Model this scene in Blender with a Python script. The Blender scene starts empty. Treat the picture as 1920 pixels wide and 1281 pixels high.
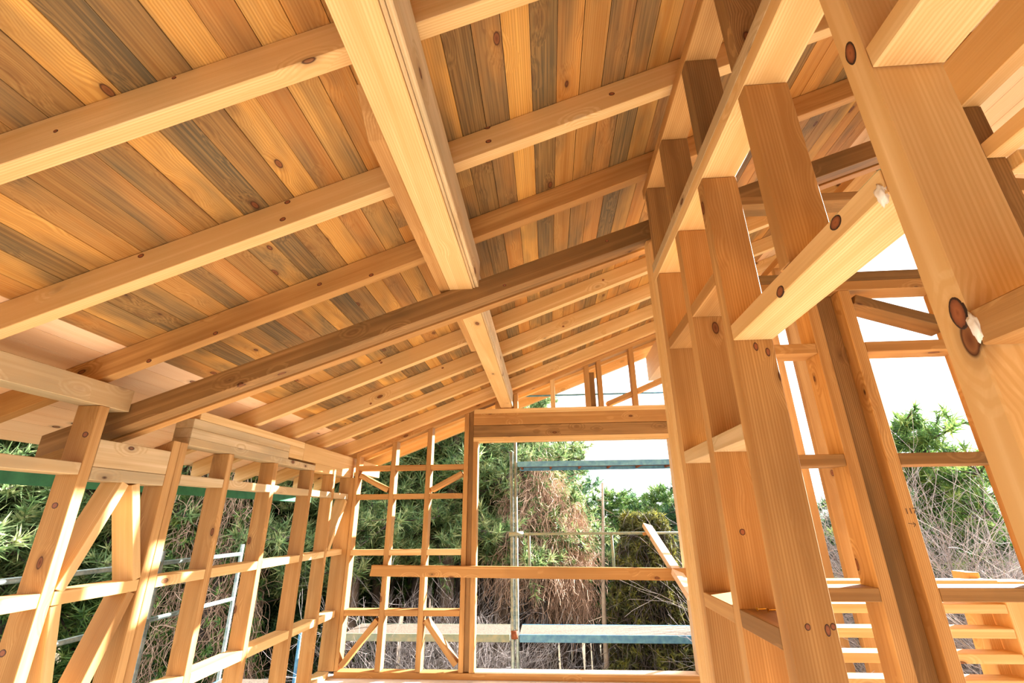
import bpy, math, random
import numpy as np
from mathutils import Vector, Matrix
random.seed(7); rng = np.random.default_rng(7)
S = 1.2            # one drawing unit in metres
FZ = -1.268        # floor level in drawing units, the camera's lens is the drawing's origin
C = bpy.context.scene.collection
def W(x, y, z): return Vector((x * S, y * S, (z - FZ) * S))
def P(x): return .605 + .383 * (x + 1.93)          # underside of the rafters
def DBZ(x): return 1.252 + .353 * (x - .445)       # underside of the big sloping beam

# ------------------------------------------------------------------ materials
def srgb(r, g, b):
    f = lambda c: (c / 255 / 12.92) if c / 255 <= .04045 else ((c / 255 + .055) / 1.055) ** 2.4
    return (f(r), f(g), f(b), 1)
class NT:
    def __init__(s, name):
        s.m = bpy.data.materials.new(name); s.m.use_nodes = True; s.t = s.m.node_tree; s.t.nodes.clear()
        s.out = s.n('ShaderNodeOutputMaterial'); s.b = s.n('ShaderNodeBsdfPrincipled'); s.l(s.b.outputs[0], s.out.inputs[0])
    def n(s, k, **kw):
        o = s.t.nodes.new(k)
        for a, v in kw.items(): setattr(o, a, v)
        return o
    def l(s, a, b): s.t.links.new(a, b)
    def ramp(s, src, stops, interp='LINEAR'):
        r = s.n('ShaderNodeValToRGB'); r.color_ramp.interpolation = interp; e = r.color_ramp.elements
        e[0].position, e[0].color = stops[0]; e[1].position, e[1].color = stops[-1]
        for p, c in stops[1:-1]:
            q = e.new(p); q.color = c
        s.l(src, r.inputs[0]); return r.outputs[0]
    def mix(s, f, a, b, mode='MIX'):
        m = s.n('ShaderNodeMix', data_type='RGBA', blend_type=mode)
        for i, v in ((0, f), (6, a), (7, b)):
            if isinstance(v, bpy.types.NodeSocket): s.l(v, m.inputs[i])
            else: m.inputs[i].default_value = v
        return m.outputs[2]
    def noise(s, vec, scale=1, detail=4, rough=.55, dist=0):
        n = s.n('ShaderNodeTexNoise'); n.inputs['Scale'].default_value = scale; n.inputs['Detail'].default_value = detail
        n.inputs['Roughness'].default_value = rough; n.inputs['Distortion'].default_value = dist; s.l(vec, n.inputs['Vector']); return n.outputs[0]
    def mapv(s, vec, sc):
        m = s.n('ShaderNodeMapping'); m.inputs['Scale'].default_value = sc; s.l(vec, m.inputs[0]); return m.outputs[0]
G4 = lambda v: (v, v, v, 1)
def wood(name, light, dark, stain, stain_amt=.35, knots=.5, rough=.65, boards=False, tones=None):
    t = NT(name); tc = t.n('ShaderNodeTexCoord').outputs['Object']
    if boards: rnd = t.n('ShaderNodeAttribute', attribute_name='tone').outputs['Fac']
    else: rnd = t.n('ShaderNodeObjectInfo').outputs['Random']
    mul = t.n('ShaderNodeMath', operation='MULTIPLY'); mul.inputs[1].default_value = 37.; t.l(rnd, mul.inputs[0])
    add = t.n('ShaderNodeVectorMath', operation='ADD'); t.l(tc, add.inputs[0]); t.l(mul.outputs[0], add.inputs[1]); v = add.outputs[0]
    # knots bend the grain round them
    vo = t.n('ShaderNodeTexVoronoi', feature='F1'); vo.inputs['Scale'].default_value = 1; vo.inputs['Randomness'].default_value = 1
    t.l(t.mapv(v, (4.2, 8.5, 8.5)), vo.inputs['Vector'])
    sel = t.n('ShaderNodeSeparateColor'); t.l(vo.outputs['Color'], sel.inputs[0])
    has = t.n('ShaderNodeMath', operation='LESS_THAN'); t.l(sel.outputs[0], has.inputs[0]); has.inputs[1].default_value = knots
    near = t.n('ShaderNodeMapRange'); near.inputs[1].default_value = .05; near.inputs[2].default_value = .5; near.inputs[3].default_value = 1; near.inputs[4].default_value = 0
    t.l(vo.outputs['Distance'], near.inputs[0])
    nh = t.n('ShaderNodeMath', operation='MULTIPLY'); t.l(near.outputs[0], nh.inputs[0]); t.l(has.outputs[0], nh.inputs[1])
    off = t.n('ShaderNodeMath', operation='MULTIPLY'); t.l(nh.outputs[0], off.inputs[0]); off.inputs[1].default_value = .035
    bend = t.n('ShaderNodeVectorMath', operation='ADD'); t.l(v, bend.inputs[0]); t.l(off.outputs[0], bend.inputs[1])
    g1 = t.noise(t.mapv(bend.outputs[0], (.55, 16, 16)), 1, 3, .6, .6)
    g2 = t.noise(t.mapv(bend.outputs[0], (2.5, 130, 130)), 1, 2, .5)
    wv = t.n('ShaderNodeTexWave', wave_type='BANDS', bands_direction='Y'); wv.inputs['Scale'].default_value = 1
    wv.inputs['Distortion'].default_value = 5; wv.inputs['Detail'].default_value = 2; wv.inputs['Detail Scale'].default_value = .8
    t.l(t.mapv(bend.outputs[0], (.5, 34, 34)), wv.inputs['Vector'])
    g3 = t.noise(t.mapv(v, (1.1, 3.5, 3.5)), 1, 3, .6)
    c = t.mix(t.ramp(g1, [(.32, G4(0)), (.68, G4(1))]), light, dark)
    c = t.mix(t.ramp(wv.outputs[0], [(.3, G4(0)), (.8, G4(.7))]), c, dark)
    if tones:
        tr = t.ramp(rnd, tones, 'CONSTANT'); c = t.mix(.85, c, tr, 'MULTIPLY')
    else:
        c = t.mix(.5, c, t.ramp(rnd, [(0, G4(.82)), (.5, (1, .97, .92, 1)), (1, (1, .93, .8, 1))]), 'MULTIPLY')
    c = t.mix(t.ramp(g3, [(.46, G4(0)), (.64, G4(stain_amt))]), c, stain)
    c = t.mix(t.ramp(g2, [(.38, G4(0)), (.72, G4(.42))]), c, dark)
    kd = t.ramp(vo.outputs['Distance'], [(.0, G4(1)), (.08, G4(.85)), (.105, G4(1)), (.13, G4(.3)), (.26, G4(0))])
    km = t.n('ShaderNodeMath', operation='MULTIPLY'); t.l(kd, km.inputs[0]); t.l(has.outputs[0], km.inputs[1])
    kc = t.ramp(vo.outputs['Distance'], [(0, srgb(96, 48, 22)), (.08, srgb(120, 66, 34)), (.11, srgb(60, 30, 14)), (.3, srgb(130, 70, 30))])
    c = t.mix(km.outputs[0], c, kc)
    t.l(c, t.b.inputs['Base Color']); t.b.inputs['Roughness'].default_value = rough; t.b.inputs['Specular IOR Level'].default_value = .25
    bp = t.n('ShaderNodeBump'); bp.inputs['Strength'].default_value = .12; bp.inputs['Distance'].default_value = .004; t.l(g2, bp.inputs['Height']); t.l(bp.outputs[0], t.b.inputs['Normal'])
    return t.m
PINE = wood('new_pine', srgb(240, 210, 156), srgb(214, 172, 110), srgb(200, 152, 92), .4, .12)
AMBER = wood('amber_pine', srgb(212, 168, 108), srgb(174, 126, 70), srgb(140, 98, 54), .5, .25)
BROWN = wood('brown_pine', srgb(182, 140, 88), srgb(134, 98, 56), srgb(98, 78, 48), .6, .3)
GREY = wood('weathered_pine', srgb(226, 202, 160), srgb(196, 164, 116), srgb(150, 140, 112), .5, .35)
ORANGE = wood('orange_pine', srgb(214, 150, 78), srgb(168, 104, 48), srgb(140, 84, 40), .5, .25)
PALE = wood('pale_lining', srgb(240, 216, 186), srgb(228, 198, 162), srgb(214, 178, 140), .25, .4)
BOARD = wood('roof_boards', srgb(228, 192, 128), srgb(186, 142, 82), srgb(88, 78, 56), .8, .5, boards=True,
    tones=[(0, srgb(122, 110, 92)), (.12, srgb(206, 178, 134)), (.27, srgb(240, 214, 158)), (.4, srgb(204, 166, 120)), (.52, srgb(252, 226, 164)), (.64, srgb(164, 142, 110)), (.75, srgb(226, 186, 126)), (.9, srgb(104, 94, 82))])
BPALE = wood('pale_boards', srgb(246, 216, 178), srgb(236, 196, 152), srgb(224, 178, 136), .3, .5, boards=True)
def plain(name, c1, c2, scale=8, rough=.7, metal=0, lo=.35, hi=.65, bump=0):
    t = NT(name); tc = t.n('ShaderNodeTexCoord').outputs['Object']; n = t.noise(tc, scale, 6, .6)
    t.l(t.ramp(n, [(lo, c1), (hi, c2)]), t.b.inputs['Base Color']); t.b.inputs['Roughness'].default_value = rough; t.b.inputs['Metallic'].default_value = metal
    if bump:
        bp = t.n('ShaderNodeBump'); bp.inputs['Strength'].default_value = bump; t.l(n, bp.inputs['Height']); t.l(bp.outputs[0], t.b.inputs['Normal'])
    return t.m
BLUE = plain('blue_paint', srgb(70, 130, 176), srgb(104, 164, 192), 14, .5)
GALV = plain('galvanised', srgb(120, 140, 138), srgb(170, 180, 172), 20, .45, .5)
PAINT = plain('green_grey_paint', srgb(120, 142, 128), srgb(160, 160, 132), 12, .6)
MESHD = plain('deck_plate', srgb(74, 64, 54), srgb(126, 110, 94), 60, .8)
RUST = plain('rust', srgb(110, 60, 36), srgb(160, 92, 56), 20, .8)
FLOORM = plain('cement_board', srgb(214, 210, 202), srgb(232, 228, 222), 4, .85)
SOIL = plain('forest_soil', srgb(78, 68, 48), srgb(118, 102, 72), 1.3, .95)
GREEN = plain('green_metal', srgb(36, 110, 74), srgb(60, 140, 96), 6, .5)
FOAM = plain('dry_foam', srgb(236, 226, 206), srgb(250, 246, 236), 40, .9, bump=.6)
BARK = plain('pine_bark', srgb(84, 72, 62), srgb(140, 122, 106), 9, .95, bump=.4)
BARKD = plain('dark_bark', srgb(60, 52, 48), srgb(104, 92, 84), 9, .95)
DEAD = plain('dead_wood', srgb(150, 130, 112), srgb(190, 172, 150), 7, .9)
VINE = plain('dry_vine', srgb(160, 128, 106), srgb(216, 186, 164), 3, .95)
TWIG = plain('bare_twig', srgb(150, 140, 142), srgb(200, 190, 184), 5, .9)
BRASS = plain('brass', srgb(190, 140, 50), srgb(220, 170, 70), 30, .3, .9)
def leafm(name, c1, c2, c3):
    t = NT(name); tc = t.n('ShaderNodeTexCoord').outputs['Object']; n = t.noise(tc, 7, 4, .75)
    c = t.ramp(n, [(.36, c1), (.5, c2), (.62, c3)]); t.l(c, t.b.inputs['Base Color']); t.b.inputs['Roughness'].default_value = .6  # fine pale speckle in the colour imitates sun catching the foliage
    tr = t.n('ShaderNodeBsdfTranslucent'); t.l(c, tr.inputs[0]); mx = t.n('ShaderNodeMixShader'); mx.inputs[0].default_value = .3
    t.l(t.b.outputs[0], mx.inputs[1]); t.l(tr.outputs[0], mx.inputs[2]); t.l(mx.outputs[0], t.out.inputs[0]); return t.m
NEED = leafm('pine_needles', srgb(46, 84, 44), srgb(98, 134, 66), srgb(168, 186, 104))
NEEDB = leafm('blue_needles', srgb(36, 74, 52), srgb(72, 114, 76), srgb(130, 162, 112))
NEEDO = leafm('olive_needles', srgb(58, 88, 54), srgb(112, 140, 84), srgb(186, 192, 136))
IVY = leafm('ivy', srgb(58, 66, 34), srgb(96, 96, 50), srgb(150, 146, 60))

# ------------------------------------------------------------------ helpers
def link(name, me, mat, mw=None, parent=None, bevel=0):
    o = bpy.data.objects.new(name, me); C.objects.link(o)
    for m in (mat if isinstance(mat, (list, tuple)) else [mat]): me.materials.append(m)
    if mw is not None: o.matrix_world = mw
    if parent: o.parent = parent; o.matrix_parent_inverse = parent.matrix_world.inverted()
    if bevel:
        b = o.modifiers.new('edge', 'BEVEL'); b.width = bevel; b.segments = 1; b.limit_method = 'ANGLE'
    return o
def tag(o, label=None, cat=None, group=None, kind=None):
    if label: o['label'] = label
    if cat: o['category'] = cat
    if group: o['group'] = group
    if kind: o['kind'] = kind
    return o
HF = [(0, 3, 2, 1), (4, 5, 6, 7), (0, 1, 5, 4), (1, 2, 6, 5), (2, 3, 7, 6), (3, 0, 4, 7)]
def hexa(name, vs, axis, mat, parent=None, bevel=.0025):
    """one solid timber from eight corners, grain along axis; origin at its lower end"""
    vs = [W(*v) for v in vs]; ax = Vector(axis).normalized()
    o = sum(vs, Vector()) / 8; lo = min((v - o).dot(ax) for v in vs); org = o + ax * lo
    up = Vector((0, 0, 1)) if abs(ax.z) < .8 else Vector((0, 1, 0))
    y = up.cross(ax).normalized(); z = ax.cross(y)
    M = Matrix((ax, y, z)).transposed().to_4x4(); M.translation = org; Mi = M.inverted()
    me = bpy.data.meshes.new(name); me.from_pydata([Mi @ v for v in vs], [], HF); me.update()
    return link(name, me, mat, M, parent, bevel)
def box(name, x0, x1, y0, y1, z0, z1, mat, label=None, cat=None, group=None, parent=None, bevel=.0025, kind=None):
    """z0 / z1 may be functions of x, for ends cut to the roof slope"""
    f0 = z0 if callable(z0) else (lambda x: z0); f1 = z1 if callable(z1) else (lambda x: z1)
    vs = [(x0, y0, f0(x0)), (x1, y0, f0(x1)), (x1, y1, f0(x1)), (x0, y1, f0(x0)), (x0, y0, f1(x0)), (x1, y0, f1(x1)), (x1, y1, f1(x1)), (x0, y1, f1(x0))]
    dz = (f1((x0 + x1) / 2) - f0((x0 + x1) / 2)); d = (x1 - x0, y1 - y0, dz); k = d.index(max(d))
    ax = [(1, 0, (f0(x1) - f0(x0)) / (x1 - x0)), (0, 1, 0), (0, 0, 1)][k]
    return tag(hexa(name, vs, ax, mat, parent, bevel), label, cat, group, kind)
def barpoly(name, poly, axis, d0, d1, mat, label, cat, group=None, plane='Y'):
    """a board lying in a wall plane, given by its four corners in that plane (near-left, near-right order) and its depth range"""
    if plane == 'Y': vs = [(x, d0, z) for x, z in poly] + [(x, d1, z) for x, z in poly]
    else: vs = [(d0, y, z) for y, z in poly] + [(d1, y, z) for y, z in poly]
    o = hexa(name, vs, axis, mat); me = o.data
    import bmesh
    bm = bmesh.new(); bm.from_mesh(me); bmesh.ops.recalc_face_normals(bm, faces=bm.faces); bm.to_mesh(me); bm.free()
    return tag(o, label, cat, group)
def diag(name, a, b, w, d0, d1, mat, label, cat, plane='Y', group=None):
    """straight brace in a wall plane from a to b, width w across"""
    a = Vector(a); b = Vector(b); t = (b - a).normalized(); n = Vector((-t.y, t.x)) * w / 2
    poly = [tuple(a - n), tuple(b - n), tuple(b + n), tuple(a + n)]
    ax = (t.x, 0, t.y) if plane == 'Y' else (0, t.x, t.y)
    return barpoly(name, poly, ax, d0, d1, mat, label, cat, group, plane)
def empty(name, loc): 
    o = bpy.data.objects.new(name, None); C.objects.link(o); o.location = loc; o.empty_display_size = .1
    bpy.context.view_layer.update(); return o

# ------------------------------------------------------------------ floor and roof lining
box('floor', -2.04, 4.5, -2.95, 4.72, FZ - .2, FZ, FLOORM, kind='structure', bevel=0)
def roof():
    vs = []; fs = []; tone = []; mi = []
    def slab(x0, x1, y0, y1, h0, h1, m, t):
        b = len(vs)
        for h in (h0, h1):
            for x, y in ((x0, y0), (x1, y0), (x1, y1), (x0, y1)): vs.append(W(x, y, P(x) + h))
        for f in HF: fs.append(tuple(b + i for i in f)); tone.append(t); mi.append(m)
    x = -2.78
    while x < 2.4:
        w = .0895; m = 1 if x < -1.945 or x > 2.0 else 0
        # boards run up the length of the house and are butted at random places
        y = -3.4  # roof lengthened behind the camera, added to shade the camera-facing timbers
        if m: ends = [5.56]
        else: ends = ([random.uniform(.2, 3.6)] if random.random() < .3 else []) + [4.66]
        for e in ends:
            slab(x + .0012, x + w - .0012, y, e - .001, .12 + random.uniform(0, .0015), .142, m, random.random()); y = e
        if not m: slab(x + .0012, x + w - .0012, 4.66, 5.56, .12, .142, 1, random.random())
        x += w
    slab(-2.79, x, -3.4, 5.57, .1425, .165, 1, .5)  # unseen sheet added over the boards to block light through the gaps
    # local x runs along the boards
    M = Matrix(((0, -1, 0, 0), (1, 0, 0, 0), (0, 0, 1, 0), (0, 0, 0, 1))); Mi = M.inverted()
    me = bpy.data.meshes.new('ceiling'); me.from_pydata([Mi @ v for v in vs], [], fs)
    a = me.attributes.new('tone', 'FLOAT', 'FACE'); a.data.foreach_set('value', tone)
    o = link('ceiling', me, [BOARD, BPALE], M); me.polygons.foreach_set('material_index', mi); tag(o, kind='structure')
roof()
rl = [(-2.4, 'rafter of the added roof stretch, furthest behind the lens'), (-1.6, 'second rafter of the added roof stretch behind the lens'), (-.75, 'roof rafter furthest back over the lens, before the first one in view'), (-.22, 'roof rafter just behind the nearest visible one'), (.302, 'near end roof rafter at the very top corner of the roof'),  # first two belong to the roof stretch added behind the lens for shade
      (.825, 'topmost pale roof rafter crossing the upper left corner to the big girder'), (1.35, 'second pale roof rafter down, ending above the tall partition'), (1.84, 'third roof rafter, next above the dark double beam'),
      (2.97, 'first roof rafter beyond the dark double beam'), (3.48, 'second roof rafter beyond the dark double beam'), (4.0, 'third roof rafter beyond the dark beam, next to last indoors'), (4.53, 'last indoor roof rafter, against the far gable wall'),
      (5.0, 'first gable overhang rafter just outside the far wall'), (5.46, 'outermost gable rafter at the edge of the roof')]
for i, (y, lb) in enumerate(rl):
    box('rafter', -2.72, 2.38, y, y + .05, P, lambda x: P(x) + .119, PINE if 4 < i < 7 or i > 7 else AMBER, lb, 'rafter', 'roof rafters')
box('rain_gutter', -2.83, -2.782, -1.5, 5.57, .19, .27, GREEN, 'green metal gutter along the low left roof edge', 'gutter')
box('edge_flashing', 2.385, 2.43, -1.5, 5.57, P(2.4) - .01, P(2.4) + .18, GREEN, 'green metal flashing along the high right roof edge', 'flashing')

def far_slope():
    vs = []; fs = []; tone = []
    q = lambda x: P(2.39) + .12 - .383 * (x - 2.39)
    x = 2.44
    while x < 4.5:
        b = len(vs); w = .0895
        for h in (0, .02):
            for a, y in ((x + .001, -3.4), (x + w - .001, -3.4), (x + w - .001, 2.85), (x + .001, 2.85)): vs.append(W(a, y, q(a) + h))
        for f in HF: fs.append(tuple(b + i for i in f)); tone.append(random.random())
        x += w
    M = Matrix(((0, -1, 0, 0), (1, 0, 0, 0), (0, 0, 1, 0), (0, 0, 0, 1))); Mi = M.inverted()
    me = bpy.data.meshes.new('ceiling'); me.from_pydata([Mi @ v for v in vs], [], fs); a = me.attributes.new('tone', 'FLOAT', 'FACE'); a.data.foreach_set('value', tone)
    tag(link('ceiling', me, BPALE, M), kind='structure')
far_slope()
for i, y in enumerate((.3, 1.1, 1.9, 2.75)):
    box('falling_rafter', 2.44, 4.45, y, y + .05, lambda x: P(2.39) - .383 * (x - 2.39), lambda x: P(2.39) + .118 - .383 * (x - 2.39), PINE, ('nearest', 'second', 'third', 'last')[i] + ' rafter of the roof slope falling away on the right', 'rafter', 'rafters of the far roof slope')
box('added_back_wall', -2.04, 4.4, -2.95, -2.85, FZ, lambda x: min(P(x), P(2.39)) - .002, BROWN, kind='structure', bevel=0)  # invented wall behind the camera, darkens the timber faces turned towards it
box('added_left_wall', -2.04, -1.94, -2.84, -.3, FZ, .47, BROWN, kind='structure', bevel=0)  # unseen stretch added behind the camera to hold back light from the left
box('added_right_wall', 4.42, 4.5, -2.95, 1.0, FZ, 1.58, BROWN, kind='structure', bevel=0)  # added out of view to cut light coming in from the right
box('added_right_wall', 4.42, 4.5, 1.001, 2.0, FZ, .2, BROWN, kind='structure', bevel=0)  # low added piece, closes more of the right side against light

# ------------------------------------------------------------------ girder and big beam
g = box('girder', -.444, -.33, -2.8, 4.7, 1.047, 1.172, PINE, 'long pine girder running the length of the roof under the rafters', 'girder')
g2 = box('side_ply', -.329, -.318, -1.2, 4.7, 1.052, 1.205, GREY, parent=g); g3 = box('side_ply', -.317, -.300, -1.2, 2.02, 1.056, 1.21, GREY, parent=g)
def ramp_end(name, y0, y1, lb):
    vs = [(-.497, y0, 1.05), (-.4455, y0, 1.05), (-.4455, y1, 1.05), (-.497, y1, 1.05), (-.497, y0 - .12, 1.14), (-.4455, y0 - .12, 1.14), (-.4455, y1, 1.14), (-.497, y1, 1.14)]
    tag(hexa(name, vs, (0, 1, 0), AMBER), lb, 'beam')
ramp_end('splice_board', 1.04, 2.16, 'short board with slanted end bolted along the girder above the dark beam')
box('splice_board', -.487, -.446, 2.2, 2.945, 1.062, 1.14, AMBER, 'short square ended board along the girder beyond the dark beam', 'beam')
d = box('double_beam', -2.335, 2.1, 2.0, 2.05, DBZ, lambda x: DBZ(x) + .106, BROWN, 'dark brown sloping beam of three planks crossing under the roof', 'beam')
box('middle_plank', -2.335, 2.1, 2.051, 2.088, lambda x: DBZ(x) + .004, lambda x: DBZ(x) + .106, BROWN, parent=d)
box('rear_plank', -2.335, 2.1, 2.098, 2.15, lambda x: DBZ(x) - .002, lambda x: DBZ(x) + .106, AMBER, parent=d)

# ------------------------------------------------------------------ left wall (inner face at x = -1.93)
XA, XB = -2.035, -1.93
def lstud(y0, y1, zt, lb, mat=AMBER, zb=FZ + .05, grp='left wall studs'):
    return box('wall_stud', XA, XB, y0, y1, zb, zt, mat, lb, 'stud', grp)
for y0, lb in ((.35, 'left wall stud outside the picture nearest the lens'), (.85, 'left wall stud just outside the left picture edge')): lstud(y0, y0 + .048, .476, lb, GREY)
lstud(1.848, 1.896, .476, 'nearest left wall stud in view, big knots, under the grey header', AMBER)
lstud(2.303, 2.353, lambda x: DBZ(x) + .01 - .03, 'near half of the doubled stud under the low end of the dark beam', AMBER)
lstud(2.355, 2.405, lambda x: DBZ(x) - .02, 'far half of the doubled stud under the low end of the dark beam', AMBER)
for y0, m, lb in ((2.755, AMBER, 'first left wall stud beyond the doubled stud, split along its edge'), (3.257, AMBER, 'second left wall stud beyond the doubled stud'),
                  (3.811, AMBER, 'third left wall stud beyond the doubled stud, brown face'), (4.232, AMBER, 'narrow looking left wall stud next to the corner brace')):
    lstud(y0, y0 + .048, .384, lb, m)
box('corner_post', -2.03, -1.887, 4.6, 4.7, FZ + .05, .384, AMBER, 'wide post closing the far left corner of the room', 'post')
lstud(4.655 - .5 + .5, 4.7, .0, 'x') if 0 else None
box('header_beam', XA, XB, -1.2, 1.995, .477, .577, GREY, 'weathered grey header along the left wall top nearest the lens', 'header beam')
H = 'stacked header planks on the left wall'
box('header_plank', XA, XB, 2.41, 3.86, .385, .428, GREY, 'lowest grey wavy grained header plank on the left wall studs', 'plank', H)
box('header_plank', XA, XB, 3.862, 4.68, .385, .444, PINE, 'lowest far header plank reaching the far left corner', 'plank', H)
box('header_plank', XA, XB, 2.41, 3.425, .4285, .480, GREY, 'second header plank up with a round knot, left wall', 'plank', H)
box('header_plank', XA, XB, 2.41, 3.425, .481, .532, GREY, 'third header plank up, dark seam below it, left wall', 'plank', H)
box('header_plank', XA, XB, 2.45, 3.64, .533, .581, PINE, 'topmost near header plank under the rafter feet, left wall', 'plank', H)
box('header_plank', XA, XB - .001, 3.427, 3.64, .4445, .532, PINE, 'small infill block under the topmost near header plank', 'plank', H)
box('header_plank', XA, XB, 3.642, 5.42, .4445, .579, PINE, 'deep bright far header board sticking out past the corner', 'plank', H)
box('short_header', XA, XB, 1.898, 2.301, .222, .337, GREY, 'short deep board between the two nearest left studs under the beam', 'header beam')
box('short_header', XA, XB, 1.898, 2.301, .167, .2205, GREY, 'thin plank under the short deep board, white smear on it', 'header beam')
bays = [(.9, 1.846, 'left of the nearest left stud'), (1.898, 2.301, 'between the nearest stud and the doubled stud'), (2.407, 2.753, 'in the first bay past the doubled stud'), (2.805, 3.255, 'in the second bay past the doubled stud'),
        (3.307, 3.809, 'in the third bay past the doubled stud'), (3.861, 4.23, 'in the fourth bay past the doubled stud'), (4.282, 4.598, 'in the corner bay of the left wall')]
for k, (y0, y1, w) in enumerate(bays):
    if k != 1: box('blocking', XA, XB, y0, y1, .184, .232, GREY, 'upper horizontal blocking piece ' + w, 'blocking', 'left wall blocking')
    box('blocking', XA, XB, y0, y1, -.302, -.253, PINE, 'middle horizontal blocking piece ' + w, 'blocking', 'left wall blocking')
    box('blocking', XA, XB, y0, y1, -.812, -.758, PINE, 'low horizontal blocking piece ' + w, 'blocking', 'left wall blocking')
box('bottom_plate', XA, XB, -.29, 4.6, FZ, FZ + .049, PINE, 'bottom plate of the left wall on the floor', 'plate')
B = 'left wall diagonal braces'
diag('diagonal_brace', (2.083, .166), (1.918, -.252), .043, XA, XB, PINE, 'upper brace leaning from the nearest left stud up to the short header', 'brace', 'X', B)
diag('diagonal_brace', (2.14, .166), (2.285, -.252), .043, XA, XB, PINE, 'upper brace leaning the other way towards the doubled stud', 'brace', 'X', B)
diag('diagonal_brace', (2.272, -.304), (2.075, -.84), .045, XA, XB, AMBER, 'lower brace falling from the doubled stud, reddish face', 'brace', 'X', B)
diag('diagonal_brace', (1.925, -.304), (2.02, -.756), .045, XA, XB - .003, PINE, 'lower brace falling from the nearest left stud', 'brace', 'X', B)
diag('diagonal_brace', (4.575, .172), (4.308, -.252), .045, XA, XB, PINE, 'short brace in the far corner bay of the left wall', 'brace', 'X', B)

# ------------------------------------------------------------------ far gable wall (inner face at y = 4.6)
YA, YB = 4.6, 4.705
PT = lambda x: P(x) - .002; PB = lambda x: P(x) - .047
box('sloping_plate', -1.885, 2.1, YA, YB, PB, PT, AMBER, 'sloping top plate of the far gable wall under the last rafter', 'plate')
gs = 'far wall studs'
def bstud(x0, x1, lb, zt=None, zb=FZ + .05, mat=AMBER, y0=YA, y1=YB, grp=gs): return box('wall_stud', x0, x1, y0, y1, zb, zt or (lambda x: PB(x) - .001), mat, lb, 'stud', grp)
bstud(-1.885, -1.85, 'corner stud of the far wall beside the left wall')
bstud(-1.53, -1.484, 'left slim stud of the far wall lattice'); bstud(-1.178, -1.131, 'right slim stud of the far wall lattice')
bstud(-.807, -.765, 'front stud left of the big far window opening'); bstud(-.764, -.717, 'dark set back stud left of the big window opening', mat=BROWN, y0=4.625)
bstud(-.716, -.7115, 'thin filler strip beside the header end', y0=4.61) if 0 else None
bstud(-.716, -.67, 'window jamb stud on the left of the big opening', .709)
bstud(1.185, 1.232, 'window jamb stud on the right of the big opening', .709, mat=PALE); bstud(1.234, 1.28, 'outer stud right of the big window opening')
for k, x in enumerate((1.62, 2.05)): bstud(x, x + .047, ('far wall stud hidden behind the partition' , 'far wall stud at the right house corner')[k])
for a, b, w in ((-1.849, -1.531, 'left'), (-1.483, -1.179, 'middle'), (-1.13, -.808, 'right')):
    for z, r in ((.45, 'top'), (.181, 'second'), (-.312, 'third'), (-.801, 'fourth')):
        box('wall_rail', a, b, YA, YB, z, z + .047, (AMBER, PINE)[z == -.312], r + ' horizontal rail in the ' + w + ' bay of the far lattice', 'rail', 'far wall rails')
box('bottom_plate', -1.885, 1.34, YA, YB, FZ, FZ + .047, AMBER, 'bottom plate under the far wall and window', 'plate')
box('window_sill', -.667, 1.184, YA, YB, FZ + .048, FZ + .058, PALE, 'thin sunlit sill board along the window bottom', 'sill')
B = 'far wall diagonal braces'
diag('diagonal_brace', (-1.835, .405), (-1.545, .262), .045, YA, YB, AMBER, 'short brace under the top rail, left bay of the lattice', 'brace', 'Y', B)
diag('diagonal_brace', (-.822, .412), (-1.117, .262), .045, YA, YB, AMBER, 'short brace under the top rail, right bay of the lattice', 'brace', 'Y', B)
diag('diagonal_brace', (-1.835, -1.185), (-1.545, -.835), .045, YA, YB, AMBER, 'long low brace in the left bay of the lattice', 'brace', 'Y', B)
diag('diagonal_brace', (-1.112, -.835), (-.83, -1.165), .045, YA, YB, AMBER, 'long low brace in the right bay of the lattice', 'brace', 'Y', B)
H = 'planks of the window header'
for z0, z1, m, lb in ((.71, .755, PINE, 'lowest thin plank of the window header'), (.757, .868, BROWN, 'lower deep brown plank of the window header'), (.872, .988, AMBER, 'upper deep plank of the window header, long crack'), (.989, 1.036, PINE, 'top thin plank of the window header')):
    box('header_plank', -.7155 if z0 > .72 else -.7155, 1.232, YA, YB, z0, z1, m, lb, 'plank', H)
for x0, x1, lb, m in ((-.313, -.27, 'gable stud right beside the girder end', AMBER), (.065, .11, 'slim gable stud over the middle of the window', PINE), (.42, .466, 'gable stud left of the splintered block', AMBER), (.548, .594, 'gable stud right of the splintered block', AMBER), (.888, .936, 'gable stud crossed by the sloping brace', AMBER)):
    bstud(x0, x1, lb, None, 1.037, m, grp='gable studs above the window')
bstud(.468, .52, 'short splintered red brown block between gable studs', 1.4, 1.037, BROWN, y0=4.63, grp='gable studs above the window')
bstud(-.5, -.447, 'short gable stud left of the girder end', None, 1.037, AMBER, grp='gable studs above the window')
diag('diagonal_brace', (.63, 1.062), (.885, 1.165), .05, YA + .02, YB, AMBER, 'lower half of the sloping brace above the window', 'brace', 'Y', B)
diag('diagonal_brace', (.939, 1.19), (1.25, 1.32), .05, YA + .02, YB, AMBER, 'upper half of the sloping brace above the window', 'brace', 'Y', B)
barpoly('loose_board', [(-1.63, -.48), (1.25, -.52), (1.25, -.422), (-1.619, -.39)], (1, 0, 0), 4.555, 4.598, AMBER, 'long loose orange board nailed across the window and lattice', 'board')
box('outrigger', 1.25, 1.37, 4.72, 5.45, 1.52, P(1.25) - .002, PALE, 'pale beam stub sticking out under the gable roof', 'beam stub')
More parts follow.
